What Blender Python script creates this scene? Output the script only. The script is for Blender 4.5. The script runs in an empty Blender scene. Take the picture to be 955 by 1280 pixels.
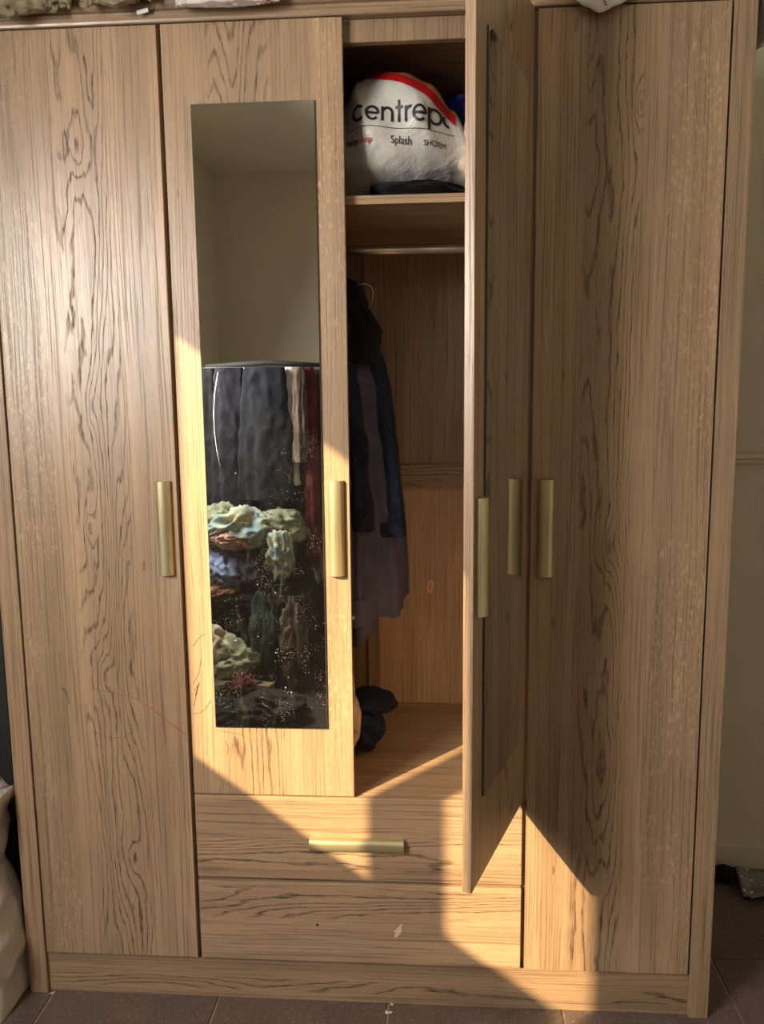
import bpy, bmesh, math, random
from mathutils import Vector, Matrix, noise

S = bpy.context.scene
COL = S.collection
rnd = random.Random(7)

# ------------------------------------------------------------------ camera
def cam_axes(pitch, yaw, roll):
    cy, sy, cp, sp = math.cos(yaw), math.sin(yaw), math.cos(pitch), math.sin(pitch)
    f = Vector((sy*cp, cy*cp, -sp)); r = Vector((cy, -sy, 0)); u = r.cross(f)
    cr, sr = math.cos(roll), math.sin(roll)
    return r*cr+u*sr, u*cr-r*sr, f
r_, u_, f_ = cam_axes(0.1356, -0.0656, -0.0104)
cam = bpy.data.cameras.new('camera'); camo = bpy.data.objects.new('camera', cam); COL.objects.link(camo)
cam.sensor_fit = 'VERTICAL'; cam.sensor_height = 36; cam.lens = 987.03/1280*36
cam.clip_start = 0.02
camo.matrix_world = Matrix(((r_.x, u_.x, -f_.x, 0.9365), (r_.y, u_.y, -f_.y, -1.6871), (r_.z, u_.z, -f_.z, 1.4094), (0, 0, 0, 1)))
S.camera = camo

# ------------------------------------------------------------------ light
S.view_settings.view_transform = 'Standard'; S.view_settings.look = 'None'
S.view_settings.gamma = 1; S.view_settings.use_curve_mapping = False
S.view_settings.exposure = -0.12
S.cycles.max_bounces = 14; S.cycles.diffuse_bounces = 8; S.cycles.glossy_bounces = 6
W = bpy.data.worlds.new('world'); S.world = W; W.use_nodes = True
W.node_tree.nodes['Background'].inputs[0].default_value = (0.75, 0.82, 0.9, 1)
W.node_tree.nodes['Background'].inputs[1].default_value = 1.2

def lamp(name, kind, energy, color, loc, direction, **kw):
    d = bpy.data.lights.new(name, kind); d.energy = energy; d.color = color
    for k, v in kw.items(): setattr(d, k, v)
    o = bpy.data.objects.new(name, d); COL.objects.link(o); o.location = loc
    o.rotation_euler = Vector(direction).to_track_quat('-Z', 'Y').to_euler()
    return o
lamp('sun', 'SUN', 17.5, (1.0, 0.72, 0.40), (-3, -4, 4), (0.88, 1.0, -0.655), angle=0.010)
lamp('window_sky', 'AREA', 100, (1.0, 0.95, 0.90), (-0.655, -1.88, 1.82), (1, 0.15, -0.45), shape='RECTANGLE', size=.9, size_y=0.84)
lamp('overhead_fill', 'AREA', 9, (1.0, 0.93, 0.84), (0.9, -2.3, 3.15), (0, 0.12, -1), shape='DISK', size=1.0)  # added overhead fill for the room's ambient level, not a known lamp

# ------------------------------------------------------------------ node helpers
def new_mat(name):
    m = bpy.data.materials.new(name); m.use_nodes = True
    nt = m.node_tree; nt.nodes.clear()
    out = nt.nodes.new('ShaderNodeOutputMaterial'); b = nt.nodes.new('ShaderNodeBsdfPrincipled')
    nt.links.new(b.outputs[0], out.inputs[0])
    return m, nt, b, out
class N:
    def __init__(s, nt): s.nt = nt
    def put(s, sock, v):
        if v is None: return
        if isinstance(v, (int, float)): sock.default_value = v
        elif isinstance(v, tuple): sock.default_value = v
        else: s.nt.links.new(v, sock)
    def math(s, op, a, b=None, c=None, clamp=False):
        n = s.nt.nodes.new('ShaderNodeMath'); n.operation = op; n.use_clamp = clamp
        s.put(n.inputs[0], a); s.put(n.inputs[1], b); s.put(n.inputs[2], c); return n.outputs[0]
    def coord(s, which='Object'): return s.nt.nodes.new('ShaderNodeTexCoord').outputs[which]
    def sep(s, v): n = s.nt.nodes.new('ShaderNodeSeparateXYZ'); s.put(n.inputs[0], v); return n.outputs
    def comb(s, x, y, z):
        n = s.nt.nodes.new('ShaderNodeCombineXYZ'); s.put(n.inputs[0], x); s.put(n.inputs[1], y); s.put(n.inputs[2], z); return n.outputs[0]
    def noise(s, v, scale=1, detail=2, rough=.5, out='Fac', dist=0):
        n = s.nt.nodes.new('ShaderNodeTexNoise'); s.put(n.inputs['Vector'], v); n.inputs['Scale'].default_value = scale
        n.inputs['Detail'].default_value = detail; n.inputs['Roughness'].default_value = rough; n.inputs['Distortion'].default_value = dist
        return n.outputs[out]
    def voro(s, v, scale=1, feature='F1', out='Distance'):
        n = s.nt.nodes.new('ShaderNodeTexVoronoi'); n.feature = feature; s.put(n.inputs['Vector'], v); n.inputs['Scale'].default_value = scale
        return n.outputs[out]
    def ramp(s, fac, stops, interp='LINEAR'):
        n = s.nt.nodes.new('ShaderNodeValToRGB'); s.put(n.inputs[0], fac); r = n.color_ramp; r.interpolation = interp
        while len(r.elements) < len(stops): r.elements.new(0.5)
        for e, (p, c) in zip(r.elements, stops):
            e.position = p; e.color = (c, c, c, 1) if isinstance(c, (int, float)) else tuple(c)+(1,)
        return n.outputs[0]
    def mix(s, fac, a, b, mode='MIX'):
        n = s.nt.nodes.new('ShaderNodeMix'); n.data_type = 'RGBA'; n.blend_type = mode
        s.put(n.inputs[0], fac)
        s.put(n.inputs[6], a+(1,) if isinstance(a, tuple) and len(a) == 3 else a); s.put(n.inputs[7], b+(1,) if isinstance(b, tuple) and len(b) == 3 else b)
        return n.outputs[2]
    def smooth(s, x, a, b):
        n = s.nt.nodes.new('ShaderNodeMapRange'); n.interpolation_type = 'SMOOTHSTEP'; s.put(n.inputs[0], x)
        n.inputs[1].default_value = a; n.inputs[2].default_value = b; return n.outputs[0]
    def bump(s, h, strength=.3, dist=.001, normal=None):
        n = s.nt.nodes.new('ShaderNodeBump'); s.put(n.inputs['Height'], h); n.inputs['Strength'].default_value = strength
        n.inputs['Distance'].default_value = dist
        if normal is not None: s.put(n.inputs['Normal'], normal)
        return n.outputs[0]

def srgb(r, g, b):
    f = lambda c: (c/255/12.92) if c/255 <= .04045 else ((c/255+.055)/1.055)**2.4
    return (f(r), f(g), f(b))

# oak-print laminate: a = across, l = along the grain (metres, object space)
def wood(name, along='z', seed=0.0, width=0.374, bands=((0, .9), (1, 1.0)), cath=(.5, .2), flake=None, knots=(), tint=1.0, length=2.07):
    m, nt, b, out = new_mat(name); n = N(nt)
    x, y, z = n.sep(n.coord())[:3]
    if along == 'z': a0, c0, l = x, y, z
    elif along == 'x': a0, c0, l = z, y, x
    else: a0, c0, l = x, z, y
    a = n.math('ADD', n.math('ADD', a0, c0), seed*3.17)
    ln = n.math('ADD', l, seed*5.3)
    u = n.math('DIVIDE', a0, width)                                   # 0..1 across the board
    wob = n.noise(n.comb(n.math('MULTIPLY', a, 3), seed, n.math('MULTIPLY', ln, 1.6)), 1, 2)
    uw = n.math('ADD', u, n.math('MULTIPLY', n.math('SUBTRACT', wob, .5), .10))
    # cathedral figure: contour lines of a stretched smooth field, ringed round the knots
    field = n.noise(n.comb(n.math('MULTIPLY', a, 8), seed*2.1, n.math('MULTIPLY', ln, 1.1)), 1, 1.5, .45)
    fine = n.noise(n.comb(n.math('MULTIPLY', a, 75), seed, n.math('MULTIPLY', ln, 14)), 1, 2)
    field = n.math('ADD', field, n.math('MULTIPLY', n.math('SUBTRACT', fine, .5), .045))
    broad0 = n.noise(n.comb(n.math('MULTIPLY', a, 60), seed, n.math('MULTIPLY', ln, 16)), 1, 2)
    kd = None
    for (ku, kl, ks) in knots:
        dx = n.math('MULTIPLY', n.math('SUBTRACT', a0, ku*width), 1/ks)
        dl = n.math('MULTIPLY', n.math('SUBTRACT', l, kl*length), .33/ks)
        d2 = n.math('MULTIPLY', n.math('ADD', n.math('MULTIPLY', dx, dx), n.math('MULTIPLY', dl, dl)), n.math('ADD', .3, n.math('MULTIPLY', broad0, 1.4)))
        bumpk = n.math('DIVIDE', .13, n.math('ADD', 1, n.math('MULTIPLY', d2, .25)))
        field = n.math('ADD', field, bumpk)
        core = n.smooth(n.math('ADD', d2, n.math('MULTIPLY', fine, .5)), .75, .2)
        kd = core if kd is None else n.math('MAXIMUM', kd, core)
    ringv = n.math('PINGPONG', n.math('ADD', n.math('MULTIPLY', field, 44), n.math('MULTIPLY', a, 85)), 1)
    cmask = n.math('SUBTRACT', 1, n.smooth(n.math('ABSOLUTE', n.math('SUBTRACT', uw, cath[0])), cath[1]*.75, cath[1]*1.15))
    line_c = n.smooth(ringv, .62, .95)
    # straight grain lines elsewhere
    sg = n.noise(n.comb(n.math('MULTIPLY', n.math('ADD', a, n.math('MULTIPLY', wob, .02)), 300), seed, n.math('MULTIPLY', ln, 2.6)), 1, 2, .65)
    line_s = n.smooth(sg, .50, .64)
    brk = n.noise(n.comb(n.math('MULTIPLY', a, 420), seed, n.math('MULTIPLY', ln, 26)), 1, 2, .6)
    pores = n.smooth(brk, .50, .70)
    fib = n.noise(n.comb(n.math('MULTIPLY', a, 900), seed, n.math('MULTIPLY', ln, 60)), 1, 1)
    line = n.math('ADD', n.math('MULTIPLY', n.math('MULTIPLY', line_c, cmask), n.math('ADD', .62, n.math('MULTIPLY', pores, .7))), n.math('MULTIPLY', line_s, n.math('SUBTRACT', .55, n.math('MULTIPLY', cmask, .25))))
    line = n.math('ADD', line, n.math('MULTIPLY', pores, .22))
    tone = n.ramp(uw, list(bands))
    broad = n.noise(n.comb(n.math('MULTIPLY', a, 22), seed, n.math('MULTIPLY', ln, .9)), 1, 3, .55)
    patch = n.noise(n.comb(n.math('MULTIPLY', a, 9), seed+4, n.math('MULTIPLY', ln, 3.2)), 1, 3, .6)
    tone = n.math('MULTIPLY', tone, n.math('ADD', .46, n.math('ADD', n.math('MULTIPLY', broad, .62), n.math('MULTIPLY', patch, .46))))
    light = srgb(174, 144, 114); dark = srgb(80, 57, 40)
    base = n.mix(n.math('MULTIPLY', line, .82, clamp=True), light, dark)
    hue = n.noise(n.comb(n.math('MULTIPLY', a, 14), seed+9, n.math('MULTIPLY', ln, 1.4)), 1, 2)
    base = n.mix(n.smooth(hue, .35, .7), base, n.mix(1.0, base, (.96, .99, 1.0), 'MULTIPLY'))
    if flake:
        fm = n.math('MULTIPLY', n.smooth(uw, flake[0]-.03, flake[0]+.03), n.smooth(uw, flake[1]+.03, flake[1]-.03))
        fl = n.noise(n.comb(n.math('MULTIPLY', a, 170), seed, n.math('MULTIPLY', ln, 60)), 1, 2, .6, dist=.5)
        fp = n.noise(n.comb(n.math('MULTIPLY', a, 6), seed+2, n.math('MULTIPLY', ln, 5)), 1, 1)
        fk = n.math('MULTIPLY', n.math('MULTIPLY', n.smooth(fl, .53, .66), fm), n.smooth(fp, .3, .6))
        base = n.mix(n.math('MULTIPLY', fk, .38), base, srgb(222, 190, 152))
    if kd is not None: base = n.mix(n.math('MULTIPLY', kd, .45), base, srgb(70, 46, 30))
    tcol = n.comb(n.math('MULTIPLY', tone, tint), n.math('MULTIPLY', tone, tint), n.math('MULTIPLY', tone, tint*.99))
    colr = n.mix(1.0, base, tcol, 'MULTIPLY')
    n.put(b.inputs['Base Color'], colr)
    n.put(b.inputs['Roughness'], n.math('ADD', .33, n.math('MULTIPLY', line, .22)))
    b.inputs['Specular IOR Level'].default_value = .62
    n.put(b.inputs['Normal'], n.bump(n.math('ADD', n.math('MULTIPLY', line, -1), n.math('MULTIPLY', fib, -.3)), .32, .0006))
    return m

def plain(name, col, rough=.6, metal=0.0, spec=.5, bump=None, var=0.0, vscale=30, sheen=0, two=None):
    m, nt, b, out = new_mat(name); n = N(nt)
    c = col
    if var or two:
        nz = n.noise(n.coord(), vscale, 3, .6)
        c = n.mix(n.smooth(nz, .3, .7), tuple(v*(1-var) for v in col), two if two else tuple(min(1, v*(1+var)) for v in col))
    n.put(b.inputs['Base Color'], c if not isinstance(c, tuple) else c+(1,))
    b.inputs['Roughness'].default_value = rough; b.inputs['Metallic'].default_value = metal
    b.inputs['Specular IOR Level'].default_value = spec
    if sheen: b.inputs['Sheen Weight'].default_value = sheen
    if bump: n.put(b.inputs['Normal'], n.bump(n.noise(n.coord(), bump[0], 4, .6), bump[1], bump[2]))
    return m

# ------------------------------------------------------------------ mesh helpers
def link(name, me, mat, parent=None, loc=None, smooth=False):
    o = bpy.data.objects.new(name, me); COL.objects.link(o)
    if mat: 
        if not me.materials: me.materials.append(mat)
    if parent: o.parent = parent
    if loc: o.location = loc
    if smooth:
        for p in me.polygons: p.use_smooth = True
    return o
def bm_obj(name, bm, mat, parent=None, loc=None, smooth=False):
    me = bpy.data.meshes.new(name); bmesh.ops.recalc_face_normals(bm, faces=bm.faces); bm.to_mesh(me); bm.free()
    return link(name, me, mat, parent, loc, smooth)
def add_box(bm, x0, x1, y0, y1, z0, z1, bev=0.0, seg=2):
    vs = bmesh.ops.create_cube(bm, size=1)['verts']
    for v in vs:
        v.co = Vector(((x0+x1)/2+v.co.x*(x1-x0), (y0+y1)/2+v.co.y*(y1-y0), (z0+z1)/2+v.co.z*(z1-z0)))
    if bev:
        es = list({e for v in vs for e in v.link_edges})
        bmesh.ops.bevel(bm, geom=es, offset=bev, segments=seg, affect='EDGES', profile=.6)
def box(name, x0, x1, y0, y1, z0, z1, mat, parent=None, bev=0.0, origin=None):
    """box with its object origin at its lower front left corner (or given origin)"""
    ox, oy, oz = origin if origin else (x0, y0, z0)
    bm = bmesh.new(); add_box(bm, x0-ox, x1-ox, y0-oy, y1-oy, z0-oz, z1-oz, bev)
    return bm_obj(name, bm, mat, parent, (ox, oy, oz))
def tube_bm(bm, pts, rad, seg=10, cap=True):
    pts = [Vector(p) for p in pts]; rings = []
    up = Vector((0, 0, 1))
    for i, p in enumerate(pts):
        t = (pts[min(i+1, len(pts)-1)]-pts[max(i-1, 0)]).normalized()
        s = t.cross(up if abs(t.z) < .95 else Vector((1, 0, 0))).normalized(); w = s.cross(t)
        r = rad[i] if isinstance(rad, (list, tuple)) else rad
        rings.append([bm.verts.new(p+(s*math.cos(k*2*math.pi/seg)+w*math.sin(k*2*math.pi/seg))*r) for k in range(seg)])
    for a, b in zip(rings, rings[1:]):
        for k in range(seg): bm.faces.new((a[k], a[(k+1) % seg], b[(k+1) % seg], b[k]))
    if cap: bm.faces.new(rings[0]); bm.faces.new(rings[-1][::-1])
def tube(name, pts, rad, mat, parent=None, seg=10):
    bm = bmesh.new(); tube_bm(bm, pts, rad, seg); return bm_obj(name, bm, mat, parent, smooth=True)
def tag(o, label, cat, group=None):
    o['label'] = label; o['category'] = cat
    if group: o['group'] = group
    return o
def empty(name, loc, rz=0):
    o = bpy.data.objects.new(name, None); COL.objects.link(o); o.location = loc; o.rotation_euler = (0, 0, rz); o.empty_display_size = .1
    return o
def struct(o): o['kind'] = 'structure'; return o
def interp(tab, t):
    if t <= tab[0][0]: return tab[0][1]
    for (a, va), (b, vb) in zip(tab, tab[1:]):
        if t <= b:
            k = (t-a)/(b-a); k = k*k*(3-2*k)
            return va+(vb-va)*k if not isinstance(va, tuple) else tuple(p+(q-p)*k for p, q in zip(va, vb))
    return tab[-1][1]

def loft(name, secs, mat, parent=None, seg=72, rows=70, folds=9, amp=.06, seed=1.0, hem=None, pw=2.4, wr=.004, fs=1.0):
    """hanging cloth: closed tube; secs = [(t, (cx, cy, cz, rx, ry))], t from 0 at the top to 1 at the hem; ribs and creases run down it"""
    bm = bmesh.new(); rings = []
    for i in range(rows+1):
        t = i/rows; cx, cy, cz, rx, ry = interp(secs, t); ring = []
        for k in range(seg):
            th = 2*math.pi*k/seg; c, s = math.cos(th), math.sin(th)
            sx = math.copysign(abs(c)**(2/pw), c); sy = math.copysign(abs(s)**(2/pw), s)
            f = math.sin(th*folds+seed*3+2.2*noise.noise(Vector((seed, t*2.2*fs, c))))
            f += .6*math.sin(th*folds*1.7+seed*5+3*noise.noise(Vector((seed+9, t*3*fs, s))))
            g = 1+amp*f*min(1, .25+t*1.3)
            x = cx+rx*sx*g; y = cy+ry*sy*g; z = cz
            if hem: z += hem(x, y)*max(0, (t-.6)/.4)
            p = Vector((x, y, z))
            d = wr*(1-abs(noise.noise(Vector((x*14+seed*7, y*14, z*9)))*2.4))
            d += wr*.5*noise.noise(Vector((x*40, y*40+seed, z*26)))
            p += Vector((c, s, 0))*d
            ring.append(bm.verts.new(p))
        rings.append(ring)
    for a, b in zip(rings, rings[1:]):
        for k in range(seg): bm.faces.new((a[k], a[(k+1) % seg], b[(k+1) % seg], b[k]))
    c0 = bm.verts.new(sum((v.co for v in rings[0]), Vector())/seg)
    for k in range(seg): bm.faces.new((c0, rings[0][k], rings[0][(k+1) % seg]))
    # hem turned inside so the cloth reads hollow
    inner = [bm.verts.new(v.co.lerp(sum((w.co for w in rings[-1]), Vector())/seg, .12)+Vector((0, 0, .03))) for v in rings[-1]]
    for k in range(seg): bm.faces.new((rings[-1][k], rings[-1][(k+1) % seg], inner[(k+1) % seg], inner[k]))
    c1 = bm.verts.new(sum((v.co for v in inner), Vector())/seg+Vector((0, 0, .05)))
    for k in range(seg): bm.faces.new((inner[k], inner[(k+1) % seg], c1))
    return bm_obj(name, bm, mat, parent, smooth=True)

def heap(name, c, r, mat, seed=1.0, parent=None, sub=5, amp=.22, sc=3.0, floor=None, crease=.5, lim=None):
    """crumpled cloth: a ball pushed in and out along sharp folds; 'floor' flattens the part it rests on"""
    bm = bmesh.new(); bmesh.ops.create_icosphere(bm, subdivisions=sub, radius=1)
    off = Vector((seed*13.1, seed*7.7, seed*3.3))
    for v in bm.verts:
        p = v.co.normalized()
        w = Vector((noise.noise(p*1.3+off), noise.noise(p*1.3+off*1.7), noise.noise(p*1.3+off*2.3)))*.9
        q = p*sc*.5+w+off
        ridge = (1-abs(noise.noise(q)*2.6))
        ridge2 = (1-abs(noise.noise(q*2.3+w*2)*2.4))
        d = 1+amp*(ridge*.7*crease*2+ridge2*.22+noise.noise(p*1.1+off)*1.1)-amp*.6
        co = Vector((p.x*r[0]*d, p.y*r[1]*d, p.z*r[2]*d))+Vector(c)
        if floor is not None and co.z < floor: co.z = floor+(co.z-floor)*.02+.002
        if lim:
            co.x = min(max(co.x, lim[0]), lim[1]); co.y = min(max(co.y, lim[2]), lim[3])
        v.co = co
    return bm_obj(name, bm, mat, parent, smooth=True)

def ribbon(bm, pts, w, normal=Vector((0, -1, 0)), fn=None):
    """flat ribbon following 2-D points in x,z"""
    prev = None
    n = len(pts)
    for i, p in enumerate(pts):
        a = Vector(pts[max(i-1, 0)]); b = Vector(pts[min(i+1, n-1)]); t = (b-a)
        t = t.normalized() if t.length else Vector((1, 0))
        s = Vector((-t.y, t.x))*(w if isinstance(w, (int, float)) else w[i])/2
        q = [Vector(p)+s, Vector(p)-s]
        vs = [bm.verts.new(fn(k.x, k.y) if fn else Vector((k.x, 0, k.y))) for k in q]
        if prev: bm.faces.new((prev[0], prev[1], vs[1], vs[0]))
        prev = vs

# ------------------------------------------------------------------ materials
m_wall = plain('wall_paint', srgb(196, 188, 168), .7, var=.03, vscale=3, bump=(60, .08, .002))
m_ceil = plain('ceiling_paint', srgb(222, 216, 200), .8, var=.02, vscale=2)
m_skirt = plain('skirting_paint', srgb(196, 188, 168), .5, var=.04, vscale=10)
m_grout = plain('grout', srgb(176, 160, 136), .9, var=.15, vscale=60)
def tile_mat():
    m, nt, b, out = new_mat('floor_tile'); n = N(nt); co = n.coord('Object')
    nz = n.noise(co, 5, 4, .6); nf = n.noise(co, 90, 3, .6)
    c = n.mix(n.smooth(nz, .3, .7), srgb(84, 69, 64), srgb(100, 83, 76))
    c = n.mix(n.math('MULTIPLY', n.smooth(nf, .45, .75), .35), c, srgb(140, 122, 108))
    n.put(b.inputs['Base Color'], c); n.put(b.inputs['Roughness'], n.math('ADD', .38, n.math('MULTIPLY', nz, .3)))
    n.put(b.inputs['Normal'], n.bump(nf, .15, .001)); return m
m_tile = tile_mat()
m_alu = plain('champagne_metal', srgb(205, 192, 152), .36, metal=.75, spec=.5, bump=(400, .04, .0005))
m_rod = plain('chrome_rod', srgb(205, 203, 200), .25, metal=.9)
m_black = plain('dark_gap', (.012, .011, .010), .8)
m_glassedge = plain('mirror_edge', srgb(70, 78, 74), .12, spec=.9)
def mirror_mat():
    m, nt, b, out = new_mat('mirror_glass'); n = N(nt); co = n.coord('Object')
    nt.nodes.remove(b)
    g = nt.nodes.new('ShaderNodeBsdfGlossy'); g.inputs[0].default_value = (.87, .90, .86, 1); g.inputs[1].default_value = 0.0
    d = nt.nodes.new('ShaderNodeBsdfDiffuse'); d.inputs[0].default_value = (.85, .84, .80, 1)
    x, y, z = n.sep(co)[:3]
    low = n.smooth(z, 1.0, .15)                                            # hands and splashes reach the lower half
    v = n.voro(co, 260); vs = n.noise(co, 25, 2)
    speck = n.math('MULTIPLY', n.smooth(v, .19, .08), n.smooth(vs, .46, .62))
    v2 = n.voro(co, 55); vs2 = n.noise(n.comb(z, x, y), 14, 2)
    speck2 = n.math('MULTIPLY', n.smooth(v2, .12, .05), n.smooth(vs2, .55, .65))
    sp = n.math('MULTIPLY', n.math('MAXIMUM', speck, speck2), n.math('ADD', .12, n.math('MULTIPLY', low, .5)))
    smear = n.noise(n.comb(n.math('MULTIPLY', x, 40), y, n.math('MULTIPLY', z, 9)), 1, 4, .65, dist=1.2)
    sm2 = n.noise(co, 5, 3)
    sm = n.math('MULTIPLY', n.math('MULTIPLY', n.smooth(smear, .5, .85), n.smooth(sm2, .4, .7)), .05)
    fac = n.math('ADD', n.math('ADD', sp, sm), .004, clamp=True)
    mx = nt.nodes.new('ShaderNodeMixShader'); n.put(mx.inputs[0], fac); n.put(mx.inputs[1], g.outputs[0]); n.put(mx.inputs[2], d.outputs[0])
    n.put(out.inputs[0], mx.outputs[0]); return m
m_mirror = mirror_mat()
def glass_mat():
    m, nt, b, out = new_mat('window_glass'); n = N(nt); nt.nodes.remove(b)
    t = nt.nodes.new('ShaderNodeBsdfTransparent'); t.inputs[0].default_value = (.97, .98, .97, 1)
    g = nt.nodes.new('ShaderNodeBsdfGlossy'); g.inputs[1].default_value = .02
    mx = nt.nodes.new('ShaderNodeMixShader'); mx.inputs[0].default_value = .06
    n.put(mx.inputs[1], t.outputs[0]); n.put(mx.inputs[2], g.outputs[0]); n.put(out.inputs[0], mx.outputs[0]); return m
m_glass = glass_mat()
m_frame = plain('window_frame_paint', srgb(225, 225, 220), .4)

def fabric(name, col, col2=None, weave=1500, rough=.9, kind=None, sheen=.02):
    m, nt, b, out = new_mat(name); n = N(nt); co = n.coord('Object'); x, y, z = n.sep(co)[:3]
    col2 = col2 or tuple(v*.72 for v in col)
    c = n.mix(n.smooth(n.noise(co, 9, 4, .65), .3, .7), col, col2)
    if kind == 'denim':
        tw = n.noise(n.comb(n.math('MULTIPLY', x, 500), n.math('MULTIPLY', y, 500), n.math('MULTIPLY', z, 60)), 1, 2)
        c = n.mix(n.math('MULTIPLY', n.smooth(tw, .5, .75), .30), c, srgb(86, 98, 122))
    elif kind == 'floral':
        wv = n.noise(co, 26, 2, .5, dist=1.0); v = n.voro(co, 62)
        leaf = n.math('MULTIPLY', n.smooth(wv, .49, .53), n.smooth(v, .40, .33))
        stem = n.smooth(n.math('ABSOLUTE', n.math('SUBTRACT', wv, .5)), .012, .004)
        c = n.mix(n.math('MULTIPLY', n.math('MAXIMUM', leaf, stem), .85), c, srgb(74, 72, 46))
    elif kind == 'check':
        px = n.math('PINGPONG', n.math('MULTIPLY', n.math('ADD', x, y), 160), 1); pz = n.math('PINGPONG', n.math('MULTIPLY', z, 160), 1)
        g = n.math('MAXIMUM', n.smooth(px, .72, .8), n.smooth(pz, .72, .8))
        c = n.mix(n.math('MULTIPLY', g, .75), c, srgb(70, 62, 58))
    elif kind == 'plaid':
        px = n.math('PINGPONG', n.math('MULTIPLY', n.math('ADD', x, y), 60), 1); pz = n.math('PINGPONG', n.math('MULTIPLY', z, 60), 1)
        g = n.math('MAXIMUM', n.smooth(px, .86, .93), n.smooth(pz, .86, .93))
        c = n.mix(n.math('MULTIPLY', g, .5), c, srgb(120, 104, 88))
    elif kind == 'tiedye':
        w = n.noise(co, 7, 2, .5, out='Color', dist=1.5); w = n.sep(w)
        c = n.mix(n.smooth(w[0], .45, .6), srgb(128, 148, 144), srgb(142, 146, 126))
        c = n.mix(n.smooth(w[1], .55, .65), c, srgb(168, 160, 122)); c = n.mix(n.smooth(w[2], .56, .68), c, srgb(114, 132, 146))
    elif kind == 'dots':
        v = n.voro(co, 48); c = n.mix(n.smooth(v, .26, .2), c, srgb(205, 200, 190))
    elif kind == 'print':
        v = n.noise(co, 38, 1, .4); c = n.mix(n.smooth(v, .66, .69), c, srgb(190, 60, 70))
    n.put(b.inputs['Base Color'], c); b.inputs['Roughness'].default_value = rough
    b.inputs['Sheen Weight'].default_value = sheen; b.inputs['Specular IOR Level'].default_value = .25
    wv = n.noise(co, weave, 2); cr = n.noise(co, 30, 4, .6)
    n.put(b.inputs['Normal'], n.bump(n.math('ADD', n.math('MULTIPLY', wv, .12), cr), .35, .004)); return m
def plastic_bag(name, col, col2, rough=.38):
    m, nt, b, out = new_mat(name); n = N(nt); co = n.coord('Object')
    c = n.mix(n.noise(co, 6, 3), col, col2); n.put(b.inputs['Base Color'], c)
    b.inputs['Roughness'].default_value = rough; b.inputs['Subsurface Weight'].default_value = 0
    cr = n.math('ABSOLUTE', n.math('SUBTRACT', n.noise(co, 13, 3, .5, dist=1.2), .5)); cr2 = n.math('ABSOLUTE', n.math('SUBTRACT', n.noise(co, 34, 3, .5, dist=.8), .5))
    n.put(b.inputs['Normal'], n.bump(n.math('ADD', n.math('MULTIPLY', cr, 1.0), n.math('MULTIPLY', cr2, .4)), .55, .012)); return m
f_navy = fabric('navy_cloth', srgb(24, 25, 36), srgb(14, 15, 24)); f_black = fabric('black_cloth', srgb(24, 24, 28), srgb(14, 14, 17))
f_grey = fabric('slate_grey_cotton', srgb(88, 88, 108), srgb(70, 70, 90)); f_denim = fabric('dark_denim', srgb(34, 44, 66), srgb(20, 26, 42), kind='denim')
f_floral = fabric('floral_cotton', srgb(150, 140, 112), srgb(132, 122, 98), kind='floral')
f_check = fabric('checked_cotton', srgb(232, 222, 206), srgb(210, 198, 182), kind='check'); f_pink = fabric('pale_pink_cotton', srgb(236, 212, 200), srgb(190, 156, 140))
f_plaid = fabric('dark_plaid', srgb(30, 33, 44), srgb(18, 20, 28), kind='plaid')
f_tiedye = fabric('pastel_tiedye', srgb(160, 200, 200), kind='tiedye'); f_sage = fabric('sage_cotton', srgb(134, 138, 112), srgb(104, 108, 86))
f_coral = fabric('coral_cotton', srgb(190, 148, 132), srgb(156, 116, 104)); f_ltblue = fabric('light_blue_denim', srgb(140, 152, 184), srgb(108, 120, 152))
f_cream = fabric('cream_cotton', srgb(180, 170, 148), srgb(156, 146, 124)); f_maroon = fabric('maroon_cloth', srgb(110, 34, 42), srgb(66, 20, 28))
f_green = fabric('dark_green_cloth', srgb(34, 52, 46), srgb(20, 34, 30)); f_brown = fabric('brown_grey_cloth', srgb(96, 82, 72), srgb(66, 54, 48))
f_white = fabric('white_cloth', srgb(214, 212, 212), srgb(186, 184, 186)); f_char = fabric('charcoal_cloth', srgb(62, 60, 68), srgb(42, 40, 48))
f_brown2 = fabric('dark_brown_coat_cloth', srgb(54, 44, 40), srgb(32, 26, 24)); f_orange = fabric('orange_cloth', srgb(196, 120, 30), srgb(150, 84, 20)); f_blue = fabric('bright_blue_cloth', srgb(30, 64, 160), srgb(18, 36, 96)); f_purple = fabric('plum_cloth', srgb(100, 30, 74), srgb(60, 20, 50))
m_bag = plastic_bag('white_plastic', srgb(206, 203, 197), srgb(184, 181, 176)); m_bag2 = plastic_bag('crumpled_white_plastic', srgb(214, 208, 196), srgb(182, 176, 166), .42)
m_ink = plain('black_print', (.012, .012, .014), .45); m_red = plain('red_print', srgb(178, 20, 24), .45); m_orange = plain('orange_print', srgb(214, 132, 24), .45)
m_brownink = plain('red_brown_print', srgb(150, 60, 48), .45)
m_bluebag = plastic_bag('pale_blue_plastic', srgb(176, 198, 204), srgb(214, 218, 214))
m_printbag = fabric('white_printed_cloth', srgb(226, 220, 216), srgb(206, 198, 194), kind='print')

# ------------------------------------------------------------------ room shell
XL, XR, YB, YF, ZC = -0.67, 3.0, 0.62, -4.3, 3.10
fl = box('floor', XL-.1, XR, YF, YB+.1, -0.06, -0.004, m_grout); struct(fl)
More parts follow.
